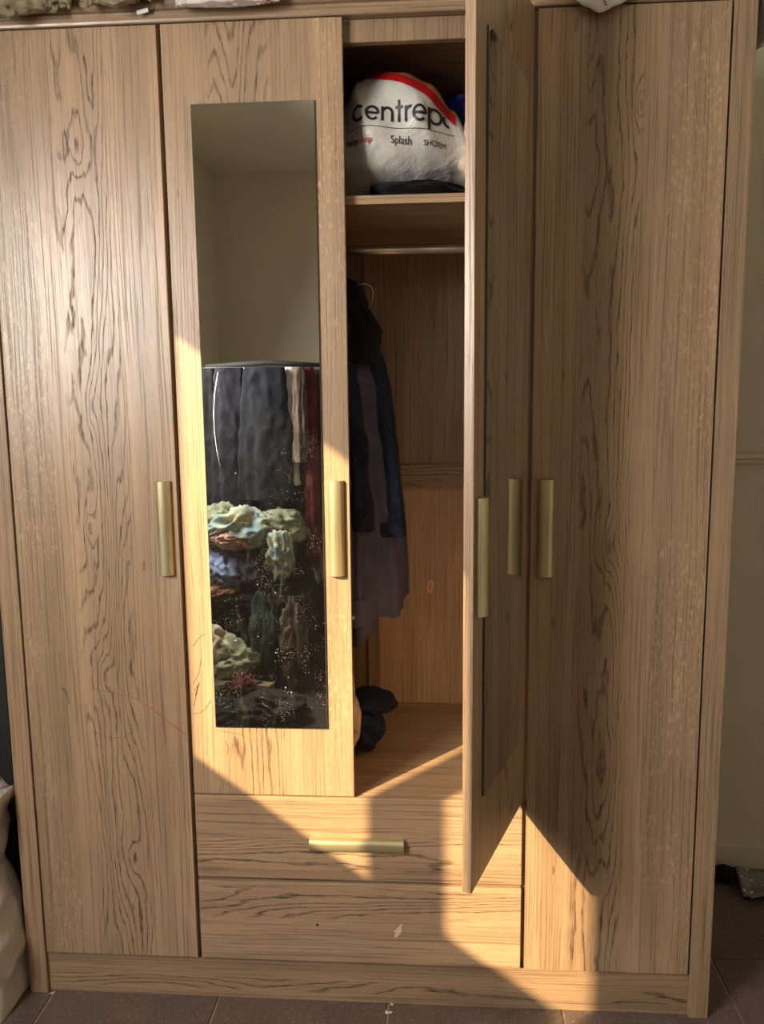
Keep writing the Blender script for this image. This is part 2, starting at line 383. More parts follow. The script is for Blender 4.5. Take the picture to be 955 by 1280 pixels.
# tiles: 0.41 m grid, grout showing between them
bm = bmesh.new(); P = 0.4075; g2 = .002
vt = [Vector((g2+.0015, g2+.0015, 0)), Vector((P-g2-.0015, g2+.0015, 0)), Vector((P-g2-.0015, P-g2-.0015, 0)), Vector((g2+.0015, P-g2-.0015, 0))]
vb = [Vector((g2, g2, -.0015)), Vector((P-g2, g2, -.0015)), Vector((P-g2, P-g2, -.0015)), Vector((g2, P-g2, -.0015))]
vc = [Vector((v.x, v.y, -.006)) for v in vb]
T_, B_, C_ = [bm.verts.new(v) for v in vt], [bm.verts.new(v) for v in vb], [bm.verts.new(v) for v in vc]
bm.faces.new(T_)
for k in range(4):
    bm.faces.new((B_[k], B_[(k+1) % 4], T_[(k+1) % 4], T_[k])); bm.faces.new((C_[k], C_[(k+1) % 4], B_[(k+1) % 4], B_[k]))
tme = bpy.data.meshes.new('tile'); bm.to_mesh(tme); bm.free(); tme.materials.append(m_tile)
for i in range(-1, 7):
    for j in range(-10, 1):
        x = .012+i*P; y = .207+j*P
        if x+P > XR: continue
        o = bpy.data.objects.new('tile', tme); COL.objects.link(o); o.parent = fl
        o.location = (x-fl.location.x, y-fl.location.y, -fl.location.z)
struct(box('wall_back', XL-.1, XR+.1, YB, YB+.1, 0, ZC, m_wall))
struct(box('wall_front', XL-.1, XR+.1, YF-.1, YF, 0, ZC, m_wall))
struct(box('wall_right', XR, XR+.1, YF, YB, 0, ZC, m_wall))
struct(box('ceiling', XL-.1, XR+.1, YF-.1, YB+.1, ZC, ZC+.1, m_ceil))
WY0, WY1, WZ0, WZ1 = -2.342, -1.205, 1.405, 2.42
bm = bmesh.new(); T = .10
add_box(bm, XL-T, XL, YF, WY0, 0, ZC); add_box(bm, XL-T, XL, WY1, YB, 0, ZC)
add_box(bm, XL-T, XL, WY0, WY1, 0, WZ0); add_box(bm, XL-T, XL, WY0, WY1, WZ1, ZC)
struct(bm_obj('wall_left', bm, m_wall))
# window with a wide meeting post between its two panes
win = struct(empty('window_1', (XL-.03, WY0, WZ0)))
def wbox(name, y0, y1, z0, z1, dx=.02, mat=None):
    return box(name, -dx/2, dx/2, y0-WY0, y1-WY0, z0-WZ0, z1-WZ0, mat or m_frame, win)
wbox('window_post', -1.880, -1.697, WZ0, WZ1)
wbox('window_rail', WY0, -1.880, WZ0, WZ0+.012); wbox('window_rail', -1.697, WY1, WZ0, WZ0+.012)
wbox('pane', WY0, -1.880, WZ0+.012, WZ1, .005, m_glass); wbox('pane', -1.697, WY1, WZ0+.012, WZ1, .005, m_glass)
struct(box('baseboard_back', 1.60, XR, YB-.014, YB, 0, .075, m_skirt, bev=.003))
bm = bmesh.new(); add_box(bm, 0, XR-1.6, 0, .022, 0, .016, .004); add_box(bm, 0, XR-1.6, .006, .022, -.012, 0, .002)
struct(bm_obj('trim_1', bm, m_skirt, None, (1.60, YB-.022, 1.245)))

# ------------------------------------------------------------------ wardrobe
w = .38; G = .0045; H = 2.177; ZB = .109; ZD = .524; ZS = .3126; TH = .018
wr = empty('wardrobe', (w*2, .30, 0)); tag(wr, 'wide oak-effect four-door wardrobe with two drawers, one mirrored door standing open', 'wardrobe')
WO = Vector((w*2, .30, 0))
def wbx(name, x0, x1, y0, y1, z0, z1, mat, bev=.001):
    o = box(name, x0, x1, y0, y1, z0, z1, mat, None, bev); o.parent = wr; o.location = o.location-WO; return o
bnd_post = ((0, .86), (.3, 1.0), (.6, .82), (.8, .98), (1, .85))
w_post = wood('oak_post', 'z', 3.1, .045, bnd_post, (.5, .001), tint=.88)
w_side = wood('oak_side', 'z', 5.7, .045, bnd_post, (.5, .001), tint=.88)
w_top = wood('oak_top', 'x', 8.3, .05, ((0, .8), (.35, 1.0), (.45, .72), (1, .95)), (.5, .001), tint=.9)
w_plinth = wood('oak_plinth', 'x', 2.2, .105, ((0, .85), (.5, .95), (1, .82)), (.35, .16), tint=.86)
w_in = wood('oak_inside', 'z', 12.4, .4, ((0, .8), (.5, .95), (1, .8)), (.5, .001), tint=.95, knots=((.92, .62, .008),))
w_inb_lit = wood('oak_inside_lower_lit', 'z', 15.9, .4, ((0, .8), (.2, .95), (1, .95)), (.9, .12), tint=1.5)  # high tint paints the bounced sun glow into the lower back panel
w_inx = wood('oak_inside_cross', 'x', 6.6, .2, ((0, .9), (1, .9)), (.5, .6), tint=.9)
w_floor_lit = wood('oak_inside_floor_lit', 'x', 18.8, .2, ((0, .9), (1, .9)), (.5, .001), tint=1.15)  # raised tint puts bounced sunlight into the inside boards' colour
wbx('side_panel', -.045, 0, 0, .60, 0, H+.003+.052, w_side, .002)
wbx('side_panel', 4*w, 4*w+.045, 0, .60, 0, H+.003+.052, w_post, .002)
# top board with a stepped, rounded front edge
bm = bmesh.new()
prof = [(.60, 0), (.003, 0), (.001, .002), (0, .006), (0, .018), (-.001, .020), (.002, .0215), (-.004, .024), (-.009, .030), (-.010, .038), (-.008, .046), (-.003, .050), (.60, .050)]
va = [bm.verts.new((0, p[0], p[1])) for p in prof]; vb_ = [bm.verts.new((4*w, p[0], p[1])) for p in prof]
bm.faces.new(va); bm.faces.new(vb_[::-1])
for k in range(len(prof)): bm.faces.new((va[k], va[(k+1) % len(prof)], vb_[(k+1) % len(prof)], vb_[k]))
o = bm_obj('top_board', bm, w_top, wr, Vector((0, 0, H+.004))-WO)
wbx('plinth', 0, 4*w, .010, .028, 0, ZB-.005, w_plinth)
wbx('top_rail', w+.009, 3*w-.009, .022, .040, H-.040, H+.003, w_in)
wbx('partition', w-.009, w+.009, .020, .58, ZB, H+.003, w_in); wbx('partition', 3*w-.009, 3*w+.009, .020, .58, ZB, H+.003, w_in)
wbx('bottom_board', w+.009, 3*w-.009, .020, .588, ZD-.022, ZD-.003, w_floor_lit)
wbx('bottom_board', 0, w-.009, .020, .588, ZB-.003, ZB+.014, w_floor_lit); wbx('bottom_board', 3*w+.009, 4*w, .020, .588, ZB-.003, ZB+.014, w_floor_lit)
wbx('shelf', w+.009, 3*w-.009, .030, .585, 1.824, 1.842, w_floor_lit)
wbx('back_panel', 0, .76, .588, .598, 0, H+.003, w_in)
wbx('back_panel', .76, 4*w, .588, .598, 1.20, H+.003, w_in)
wbx('back_panel', .76, 4*w, .588, .598, 0, 1.20, w_inb_lit)
wbx('batten', .742, .778, .580, .588, ZD-.003, H, w_post)
wbx('batten', .778, 3*w-.009, .576, .588, 1.170, 1.237, w_inx)
# hanging rod with end cups
rod = tube('hanging_rod', [(w+.012-WO.x, 0, 1.781), (3*w-.012-WO.x, 0, 1.781)], .0125, m_rod, wr, 16)
for xx in (w+.009, 3*w-.014):
    bm = bmesh.new(); tube_bm(bm, [(xx-WO.x, 0, 1.781), (xx+.005-WO.x, 0, 1.781)], .019, 14); bm_obj('rod_cup', bm, m_rod, wr)

def handle_bm(L, u0, u1, out=.0165, vertical=True):
    """arched edge pull: a bowed metal sheet, hollow behind and open at both ends"""
    bm = bmesh.new(); K = 18; c = (u0+u1)/2; r = (u1-u0)/2; tk = .0018
    arch = lambda r_, o_: [(c-r_*math.copysign(abs(math.cos(math.pi*i/K))**.9, math.cos(math.pi*i/K)), -.0004-o_*math.sin(math.pi*i/K)**.75) for i in range(K+1)]
    po, pi_ = arch(r, out), arch(r-tk, out-tk)
    loop = po+pi_[::-1]
    mk = (lambda u, y, l: (u, y, l)) if vertical else (lambda u, y, l: (l, y, u))
    A = [bm.verts.new(mk(p[0], p[1], 0)) for p in loop]; B = [bm.verts.new(mk(p[0], p[1], L)) for p in loop]
    m = len(loop)
    for k in range(m): bm.faces.new((A[k], A[(k+1) % m], B[(k+1) % m], B[k]))
    for k in range(K):
        bm.faces.new((A[k], A[k+1], A[m-2-k], A[m-1-k])); bm.faces.new((B[k], B[k+1], B[m-2-k], B[m-1-k]))
    bmesh.ops.bevel(bm, geom=[e for e in bm.edges if len(e.link_faces) == 2 and abs(e.link_faces[0].normal.dot(e.link_faces[1].normal)) < .1], offset=.0004, segments=1, affect='EDGES')
    return bm

BD1 = ((0, .80), (.24, .84), (.28, .98), (.40, 1.02), (.46, .92), (.68, .90), (.73, 1.04), (.82, .88), (.9, 1.02), (1, 1.04))
doors = {
 1: dict(seed=1.3, bands=BD1, cath=(.55, .17), flake=(0, .27), knots=((.52, .63, .010), (.46, .50, .006), (.78, .46, .007), (.50, .335, .010), (.62, .12, .009), (.52, .89, .01))),
 2: dict(seed=2.9, bands=((0, .98), (.15, 1.04), (.3, .9), (.5, .92), (.62, 1.02), (.8, .9), (.86, 1.02), (1, .98)), cath=(.42, .18), flake=(.8, 1), knots=((.2, .90, .010), (.06, .80, .006))),
 3: dict(seed=4.4, bands=((0, 1), (.4, .9), (1, .95)), cath=(.6, .2), flake=None, knots=((.4, .7, .01),)),
 4: dict(seed=6.2, bands=((0, .92), (.10, .94), (.16, .80), (.24, .92), (.27, .74), (.38, .72), (.48, .84), (.54, .98), (.68, 1.04), (.71, .92), (1, .94)), cath=(.42, .15), flake=(.70, 1.0), knots=((.17, .655, .006), (.14, .40, .011), (.53, .30, .007), (.17, .12, .006), (.45, .48, .010), (.55, .91, .008), (.20, .985, .010))),
}
def door(i, x0, z0, z1, rot=0, loc=None, mirror=False, hinge='left'):
    d = doors[i]; L = w-2*G; hz = z1-z0
    mat = wood('oak_door_%d' % i, 'z', d['seed'], L, d['bands'], d['cath'], d['flake'], d['knots'], length=hz)
    bm = bmesh.new(); add_box(bm, 0, L, 0, TH, 0, hz, .0012)
    o = bm_obj('door', bm, mat, wr, (Vector(loc) if loc else Vector((x0, 0, z0)))-WO); o.rotation_euler = (0, 0, rot)
    base, lip = (.324, .359) if hinge == 'left' else (.013, .048)
    hb = handle_bm(.209, base, lip); h = bm_obj('handle', hb, m_alu, o, (0, 0, 1.039-z0), smooth=False)
    if mirror:
        mx0 = (L-.256)/2; bm = bmesh.new(); add_box(bm, mx0, mx0+.256, -.0045, -.0003, .686-z0, 2.021-z0, .0012, 2)
        me = bpy.data.meshes.new('mirror'); bmesh.ops.recalc_face_normals(bm, faces=bm.faces)
        bm.to_mesh(me); bm.free(); me.materials.append(m_mirror); me.materials.append(m_glassedge)
        for p in me.polygons:
            if p.normal.y > -.99: p.material_index = 1
        mo = link('mirror', me, None, o)
        mo['label'] = 'tall dusty mirror glued on the door' if i == 2 else 'tall mirror on the open door reflecting wood'
    return o
d1 = door(1, G, ZB, H)
d2 = door(2, w+G, ZD, H, mirror=True)
th = 1.2089
d3 = door(3, 0, ZD, H, rot=th, loc=(1.0046, -.3498, ZD), mirror=True, hinge='right')
d4 = door(4, 3*w+G, ZB, H, hinge='right')
# hinge arms between the open door and the partition
for zz in (.62, 1.35, 2.08):
    bm = bmesh.new(); add_box(bm, -.012, .012, -.028, .012, -.016, .016, .002)
    o = bm_obj('hinge', bm, m_rod, wr, Vector((1.118, .040, zz))-WO)
for (z0, z1, sd, nm) in ((ZS+.004, ZD-.004, 21.3, 'a'), (ZB, ZS-.004, 24.6, 'b')):
    mt = wood('oak_drawer_'+nm, 'x', sd, z1-z0, ((0, .88), (.1, .96), (.5, 1.0), (.7, .9), (1, 1.0)), (.3 if nm == 'a' else .75, .2), None, ((.5, .5, .008),) if nm == 'a' else (), length=.75)
    dr = wbx('drawer', w+G, 3*w-G, 0, TH, z0, z1, mt, .002)
    if nm == 'a': bm_obj('handle', handle_bm(.217, .392-z0, .425-z0, .0165, False), m_alu, dr, (.651-w-G, 0, 0))
    else:
        # bare screw hole and a torn patch of laminate where its handle was
        bm = bmesh.new(); tube_bm(bm, [(.2795, -.0006, .0945), (.2795, .002, .0945)], .0032, 10); bm_obj('screw_hole', bm, m_black, dr)
        m_torn = plain('torn_laminate', srgb(214, 186, 146), .8, var=.15, vscale=200)
        pts = [(-.009, -.016), (-.006, -.006), (-.010, -.002), (-.002, .006), (.004, .012), (.007, .018), (.010, .015), (.008, .008), (.009, .000), (.006, -.006), (.003, -.004), (.002, -.012), (-.002, -.010), (-.004, -.018)]
        bm = bmesh.new(); vs = [bm.verts.new((.4685+p[0], -.0007+.0003*math.sin(k*3), .087+p[1])) for k, p in enumerate(pts)]
        f = bm.faces.new(vs); bmesh.ops.triangulate(bm, faces=[f]); bm_obj('torn_patch', bm, m_torn, dr)

# pen and crayon marks, thin ribbons on the doors (in door coordinates)
m_pen = plain('pen_ink', srgb(52, 42, 48), .6); m_crayon = plain('red_crayon', srgb(170, 92, 66), .7)
def marks(name, dr, strokes, mat, wd):
    for s in strokes:
        bm = bmesh.new(); P_ = []
        for a, b in zip(s, s[1:]):
            for k in range(6): P_.append((a[0]+(b[0]-a[0])*k/6, a[1]+(b[1]-a[1])*k/6))
        P_.append(s[-1]); P_ = [P_[0]]+[tuple((P_[k-1][j]+P_[k][j]*2+P_[k+1][j])/4 for j in (0, 1)) for k in range(1, len(P_)-1)]+[P_[-1]]
        ribbon(bm, P_, wd, fn=lambda x, z: Vector((x, -.0004, z)))
        o = bm_obj(name, bm, mat, dr)
marks('pen_mark', d1, [[(.082, .665), (.089, .655), (.095, .640), (.096, .628)], [(.086, .664), (.096, .650)]], m_pen, .0014)
marks('pen_mark', d1, [[(.155, .560), (.190, .545), (.225, .548), (.245, .565)], [(.15, .665), (.22, .650), (.26, .640)]], plain('faint_pen', srgb(122, 92, 70), .7), .0010)
marks('crayon_mark', d1, [[(.255, .640), (.29, .615), (.325, .590), (.36, .560)], [(.285, .623), (.300, .612), (.312, .600)], [(.34, .58), (.368, .555)]], m_crayon, .0016)
marks('pen_mark', d2, [[(.010, .245), (.020, .262), (.012, .232), (.024, .272), (.008, .210)], [(.006, .192), (.022, .195), (.036, .205), (.048, .225)], [(.008, .262), (.022, .285), (.030, .322)], [(.012, .35), (.026, .37), (.040, .38)]], m_pen, .0009)
marks('pen_mark', d2, [[(.062, .152), (.085, .150), (.105, .146), (.125, .140)], [(.078, .130), (.084, .110), (.080, .095)]], m_pen, .0008)
# sticker outline on the back panel
m_stk = plain('salmon_sticker', srgb(255, 196, 172), .5)
bm = bmesh.new(); P_ = []
for k in range(33):
    t = 2*math.pi*k/32; r = .0085*(.72+.28*abs(math.sin(t))); P_.append((.9274-WO.x+r*.85*math.cos(t)+.35*r*math.sin(t), .8772+r*1.9*math.sin(t)))
ribbon(bm, P_, .0045, fn=lambda x, z: Vector((x, .5868-WO.y, z)))
bm_obj('sticker', bm, m_stk, wr)

# ------------------------------------------------------------------ carrier bag on the shelf, with its printing
ZSH = 1.842
top_t = [(.690, 2.05), (.735, 2.08), (.775, 2.128), (.82, 2.142), (.87, 2.136), (.93, 2.112), (.98, 2.055), (1.03, 1.96), (1.08, 1.90)]
bot_t = [(.690, ZSH+.002), (.80, ZSH+.004), (.90, ZSH+.030), (1.0, ZSH+.050), (1.08, ZSH+.045)]
dep_t = [(.690, .05), (.72, .15), (.80, .21), (.90, .22), (1.0, .18), (1.06, .12), (1.08, .04)]
YC = .27
def bag_pt(x, ph, off=0.0):
    zt = interp(top_t, x); zb = interp(bot_t, x); h = (zt-zb)/2; zc = (zt+zb)/2; d = interp(dep_t, x)
    c, s = math.cos(ph), math.sin(ph)
    y = YC-d*math.copysign(abs(c)**.75, c); z = zc+h*math.copysign(abs(s)**.85, s)
    if c > 0:
        y += c*(.010*(1-abs(noise.noise(Vector((x*11, z*8, 3.3))))*2.6)+.006*noise.noise(Vector((x*26, z*22, 1.7))))*-1
        # overlapping fold low on the bag
        y += .012*max(0, min(1, (interp([(.69, 1.915), (.9, 1.905), (1.05, 1.93)], x)-z)/.012))*1.0
    return Vector((x, y-off, z))
def bag_xz(x, z, off=.0016):
    zt = interp(top_t, x); zb = interp(bot_t, x); h = (zt-zb)/2; zc = (zt+zb)/2
    k = max(-.995, min(.995, (z-zc)/h)); s = math.copysign(abs(k)**(1/.85), k)
    p = bag_pt(x, math.asin(s), off); return p
bm = bmesh.new(); rings = []; NX, NP = 90, 90
for i in range(NX+1):
    x = .690+.39*i/NX; rings.append([bm.verts.new(bag_pt(x, -math.pi+2*math.pi*k/NP)) for k in range(NP)])
for a, b in zip(rings, rings[1:]):
    for k in range(NP): bm.faces.new((a[k], a[(k+1) % NP], b[(k+1) % NP], b[k]))
bm.faces.new(rings[0]); bm.faces.new(rings[-1][::-1])
bag = bm_obj('shopping_bag', bm, m_bag, smooth=True)
tag(bag, 'stuffed white printed plastic carrier bag on the upper shelf behind the doors', 'bag')
# big word
def arc(cx, cy, r, a0, a1, n=16): return [(cx+r*math.cos(math.radians(a0+(a1-a0)*k/n)), cy+r*math.sin(math.radians(a0+(a1-a0)*k/n))) for k in range(n+1)]
def ln(*p):
    o = []
    for a, b in zip(p, p[1:]):
        for k in range(5): o.append((a[0]+(b[0]-a[0])*k/5, a[1]+(b[1]-a[1])*k/5))
    return o+[p[-1]]
glyph = {'c': ([arc(.5, .5, .44, 48, 312)], 1.02), 'e': ([arc(.5, .5, .44, 0, 318), ln((.06, .5), (.94, .5))], 1.12),
 'n': ([ln((.12, 0), (.12, .98)), arc(.48, .56, .36, 180, 0)+ln((.84, .56), (.84, 0))[1:]], 1.06), 't': ([ln((.28, 0), (.28, 1.36)), ln((.02, .93), (.56, .93))], .66),
 'r': ([ln((.12, 0), (.12, .98)), arc(.46, .58, .34, 180, 78)], .62), 'p': ([ln((.07, -.42), (.07, .98)), arc(.5, .5, .44, 0, 360, 24)], 1.06), 'o': ([arc(.5, .5, .44, 150, 262)], .8)}
bm = bmesh.new(); ux = .0288; cx = .766
for ch in 'centrepo':
    st, adv = glyph[ch]
    for s in st:
        pts = []
        for (px, pz) in s:
            X = cx+px*ux; Z = 2.002+pz*ux*1.12-(X-.766)*.085
            pts.append((X, Z))
        ribbon(bm, pts, .0056, fn=bag_xz)
    cx += adv*ux
bm_obj('printed_word', bm, m_ink, bag)
bm = bmesh.new(); ribbon(bm, [(.752+.23*k/40, 1.9895-.0185*k/40) for k in range(41)], .0013, fn=bag_xz); bm_obj('printed_line', bm, m_ink, bag)
def word(txt, x, z, size, mat, slope=-.08, xs=1.0, bold=0):
    cu = bpy.data.curves.new('t', 'FONT'); cu.body = txt; cu.size = size; cu.resolution_u = 3; cu.offset = bold
    to = bpy.data.objects.new('t', cu); COL.objects.link(to); dg = bpy.context.evaluated_depsgraph_get()
    me = bpy.data.meshes.new_from_object(to.evaluated_get(dg)); wdt = max((v.co.x for v in me.vertices), default=0)
    for v in me.vertices:
        X = x+v.co.x*xs; Z = z+v.co.y+(X-.766)*slope; v.co = bag_xz(X, Z, .002)
    bpy.data.objects.remove(to); me.materials.clear(); me.materials.append(mat)
    o = link('printed_word', me, mat, bag); return x+wdt*xs
x1 = word('baby', .752, 1.958, .0165, m_ink, bold=.0004, xs=.9); x1 = word('sh', x1+.0005, 1.958, .0165, m_brownink, xs=.9); word('op', x1+.0005, 1.958, .0165, m_red, bold=.0004, xs=.9)
word('Splash', .848, 1.958, .0225, m_ink, xs=.80); word('SHOEM', .917, 1.959, .0145, m_ink, xs=1.0)
# red and orange printed bands
def band(name, mat, pts, wd):
    bm = bmesh.new(); P_ = []
    for a, b in zip(pts, pts[1:]):
        for k in range(10): P_.append((a[0]+(b[0]-a[0])*k/10, a[1]+(b[1]-a[1])*k/10))
    P_.append(pts[-1]); prev = None
    for (x, z) in P_:
        vs = [bm.verts.new(bag_xz(x, z+wd*(j/4-.5))) for j in range(5)]
        if prev:
            for j in range(4): bm.faces.new((prev[j], prev[j+1], vs[j+1], vs[j]))
        prev = vs
    bm_obj(name, bm, mat, bag, smooth=True)
band('printed_band', m_red, [(.785, 2.122), (.85, 2.098), (.92, 2.060), (.985, 2.005)], .026)
band('printed_band', m_orange, [(.835, 2.128), (.88, 2.112), (.93, 2.082), (.988, 2.030)], .026)
o = heap('folded_cloth', (.90, .26, 1.868), (.17, .21, .030), f_black, 3.3, amp=.10, floor=ZSH, lim=(.80, 1.12, .045, .55)); tag(o, 'black folded cloth lying under the white carrier bag on the shelf', 'cloth')
o = heap('orange_garment', (1.035, .34, 1.99), (.075, .10, .09), f_orange, 5.1, amp=.2, lim=(.9, 1.128, .1, .57)); tag(o, 'orange garment stuffed behind the right side of the carrier bag', 'clothing')
o = heap('blue_garment', (1.0, .33, 2.085), (.062, .08, .045), f_blue, 6.4, amp=.25, lim=(.86, 1.128, .1, .57)); tag(o, 'bright blue garment on top of the orange one behind the bag', 'clothing')
o = heap('plum_garment', (.925, .42, 2.125), (.055, .07, .035), f_purple, 7.7, amp=.25, lim=(.8, 1.1, .1, .57)); tag(o, 'plum coloured garment behind the top of the carrier bag', 'clothing')
o = heap('navy_garment', (.725, .42, 2.00), (.10, .11, .13), f_navy, 8.2, amp=.22, lim=(.40, .9, .1, .57)); tag(o, 'dark navy garment heaped left of the carrier bag on the shelf', 'clothing')
o = heap('small_bag', (1.035, .12, 1.945), (.045, .06, .075), plastic_bag('cream_plastic', srgb(226, 206, 180), srgb(206, 184, 160)), 2.6, amp=.18, lim=(.97, 1.128, .04, .4)); tag(o, 'small cream plastic bag squeezed right of the printed carrier bag', 'bag')
o = heap('support_stack', (.93, .46, 1.93), (.19, .09, .088), f_char, 9.4, amp=.12, floor=ZSH, lim=(.60, 1.12, .30, .57)); o.name = 'folded_blanket'; tag(o, 'charcoal folded blanket at the back of the upper shelf', 'blanket')

# ------------------------------------------------------------------ clothes on the rod
def hanger(name, x, label, z=1.781):
    t = empty(name, (x, .30, z)); tag(t, label, 'hanger')
    arcp = [(0, 0+.017*math.cos(a), .017*math.sin(a)-.001) for a in [math.radians(d) for d in range(-20, 200, 20)]]
    neck = [(0, -.016, -.012), (0, 0, -.03), (0, 0, -.075)]
    tube('hook', arcp+neck, .0016, m_rod, t, 8)
    tube('shoulder_bar', [(0, -.19, -.155), (0, -.10, -.105), (0, 0, -.072), (0, .10, -.105), (0, .19, -.155), (0, 0, -.160), (0, -.19, -.155)], .0035, m_black, t, 8)
    return t
hanger('clothes_hanger', .690, 'black clothes hanger on the rod holding the grey shirt')
hanger('clothes_hanger', .712, 'black clothes hanger on the rod holding the dark jeans').scale = (1, .45, 1)
def hem_shirt(x, y):
    return interp([(.60, -.06), (.72, -.050), (.76, -.035), (.800, -.004), (.806, .030), (.84, .018), (.88, .030)], x)
shirt = loft('grey_shirt', [(0, (.700, .30, 1.700, .012, .03)), (.05, (.705, .30, 1.680, .045, .07)), (.14, (.715, .30, 1.61, .062, .15)), (.30, (.735, .30, 1.47, .085, .19)), (.65, (.765, .30, 1.15, .090, .20)), (1, (.770, .30, .885, .094, .20))],
             f_grey, folds=7, amp=.05, seed=2.2, hem=hem_shirt, rows=90, seg=96, wr=.005)
tag(shirt, 'long dark grey shirt hanging in the wardrobe with a curved hem', 'shirt')
sl = loft('sleeve', [(0, (.725, .20, 1.60, .030, .035)), (.5, (.748, .135, 1.20, .030, .035)), (1, (.752, .10, .96, .022, .030))], f_grey, shirt, folds=5, amp=.08, seed=4.1, rows=60, seg=48)
cf = loft('cuff', [(0, (.752, .10, .965, .025, .032)), (1, (.753, .10, .90, .024, .031))], f_grey, shirt, folds=3, amp=.03, seed=4.1, rows=14, seg=40)
bm = bmesh.new(); bmesh.ops.create_uvsphere(bm, u_segments=12, v_segments=6, radius=.0045)
for v in bm.verts: v.co.y *= .4
bm_obj('button', bm, m_frame, shirt, (.752, .064, .925))
jk = loft('navy_jacket', [(0, (.700, .24, 1.715, .014, .03)), (.06, (.712, .24, 1.69, .050, .07)), (.2, (.735, .24, 1.63, .052, .10)), (.55, (.760, .22, 1.58, .050, .11)), (1, (.755, .21, 1.50, .040, .10))], f_navy, folds=4, amp=.10, seed=7.7, rows=50, seg=64, wr=.007)
tag(jk, 'dark navy collar of a short jacket hung above the jeans', 'jacket')
jeans = empty('dark_jeans', (.80, .22, 1.10)); tag(jeans, 'dark blue denim jeans hanging folded in front of the grey shirt', 'jeans')
J = Vector((.80, .22, 1.10))
def leg(secs, sd):
    secs = [(t, (a-J.x, b-J.y, c-J.z, rx, ry)) for t, (a, b, c, rx, ry) in secs]
    loft('leg', secs, f_denim, jeans, folds=3, amp=.10, seed=sd, rows=70, seg=48, wr=.005, pw=2.0)
    t, (a, b, c, rx, ry) = secs[-1]
    loft('cuff', [(0, (a-.002, b, c+.030, rx*1.08, ry*1.08)), (1, (a, b, c-.004, rx*1.10, ry*1.10))], f_denim, jeans, folds=3, amp=.08, seed=sd, rows=10, seg=48, wr=.003, pw=2.0)
leg([(0, (.765, .20, 1.62, .022, .03)), (.15, (.782, .19, 1.53, .034, .045)), (.5, (.803, .18, 1.34, .047, .05)), (1, (.830, .17, 1.105, .040, .045))], 1.1)
leg([(0, (.735, .15, 1.60, .020, .03)), (.5, (.752, .13, 1.33, .032, .04)), (1, (.772, .12, 1.125, .026, .035))], 5.6)
# thin bent wire at the collar
tag(tube('bent_wire', [(.745, .20, 1.690), (.760, .20, 1.684), (.778, .20, 1.688), (.792, .20, 1.682), (.798, .20, 1.668), (.796, .20, 1.650), (.788, .20, 1.634), (.776, .20, 1.618)], .0014, m_rod, seg=6), 'thin curved wire hook poking out by the jacket collar', 'wire')
o = loft('checked_shirt', [(0, (.58, .20, 1.66, .02, .03)), (.1, (.59, .20, 1.60, .05, .09)), (.75, (.60, .17, .92, .055, .10)), (.88, (.67, .17, .79, .066, .10)), (1, (.665, .17, .70, .073, .10))], f_check, folds=5, amp=.04, seed=3.9); tag(o, 'white small-checked shirt, its edge showing behind the mirrored door', 'shirt')
o = heap('pink_garment', (.69, .22, .605), (.068, .08, .085), f_pink, 4.5, amp=.2, floor=ZD-.003, lim=(.4, .772, .04, .5)); tag(o, 'pale pink and white garment on the wardrobe floor behind the door edge', 'clothing')
# bundle of jeans on the wardrobe floor
jb = empty('denim_bundle', (.762, .28, ZD-.003)); tag(jb, 'crumpled dark blue jeans bundled on the wardrobe floor', 'jeans')
heap('crumpled_leg', (-.010, -.010, .052), (.060, .075, .055), f_denim, 11.2, jb, amp=.16, floor=0, crease=.5, sc=2.0)
heap('waistband', (.008, .020, .115), (.066, .070, .030), f_denim, 12.8, jb, amp=.15, crease=.5, sc=2.0)
heap('lining', (-.030, -.058, .045), (.035, .030, .042), f_plaid, 13.3, jb, amp=.2, floor=0)

# ------------------------------------------------------------------ bundles on top of the wardrobe
ZT = H+.056
def overhang(name, c, r, mat, seed, label, cat, dip, yfront=-.055):
    """cloth lying on the top board and bulging over its front edge; dip(x) = how low it hangs there"""
    bm = bmesh.new(); bmesh.ops.create_icosphere(bm, subdivisions=6, radius=1); off = Vector((seed*5.1, seed*2.2, seed))
    for v in bm.verts:
        p = v.co.copy(); q = p*2.2+off
        d = 1+.10*(1-abs(noise.noise(q)*2.4))+.05*(1-abs(noise.noise(q*2.7)*2.4))
        sp = lambda k, e: math.copysign(abs(k)**e, k)
        co = Vector((c[0]+sp(p.x, .8)*r[0]*d, c[1]+sp(p.y, .55)*r[1]*d, c[2]+sp(p.z, .7)*r[2]*d))
        hang = max(ZT+.001, co.z)-min(1, max(0, (-.016-co.y)/.02))*(dip(co.x)+.012*(1-min(1, max(0, (co.z-ZT)/.05))))
        if co.y > -.016: co.z = max(co.z, ZT+.001)
        else: co.z = hang
        v.co = co
    o = bm_obj(name, bm, mat, smooth=True); return tag(o, label, cat)
overhang('floral_bundle', (.08, .10, ZT+.05), (.155, .155, .085), f_floral, 1.2, 'large bulging part of the beige cloth with green leaf print on the wardrobe top', 'cloth', lambda x: .043-.012*abs(math.sin(x*26+.6)))
overhang('floral_cloth', (.315, .10, ZT+.05), (.085, .150, .085), f_floral, 4.8, 'smaller beige leaf-printed fold of cloth beside the white bundle on top', 'cloth', lambda x: .032-.010*abs(math.sin(x*40)))
overhang('white_bundle', (.53, .13, ZT+.05), (.150, .185, .085), m_printbag, 3.4, 'white cloth bundle with small red print on top of the wardrobe', 'cloth', lambda x: .037-.6*(x-.53)**2)
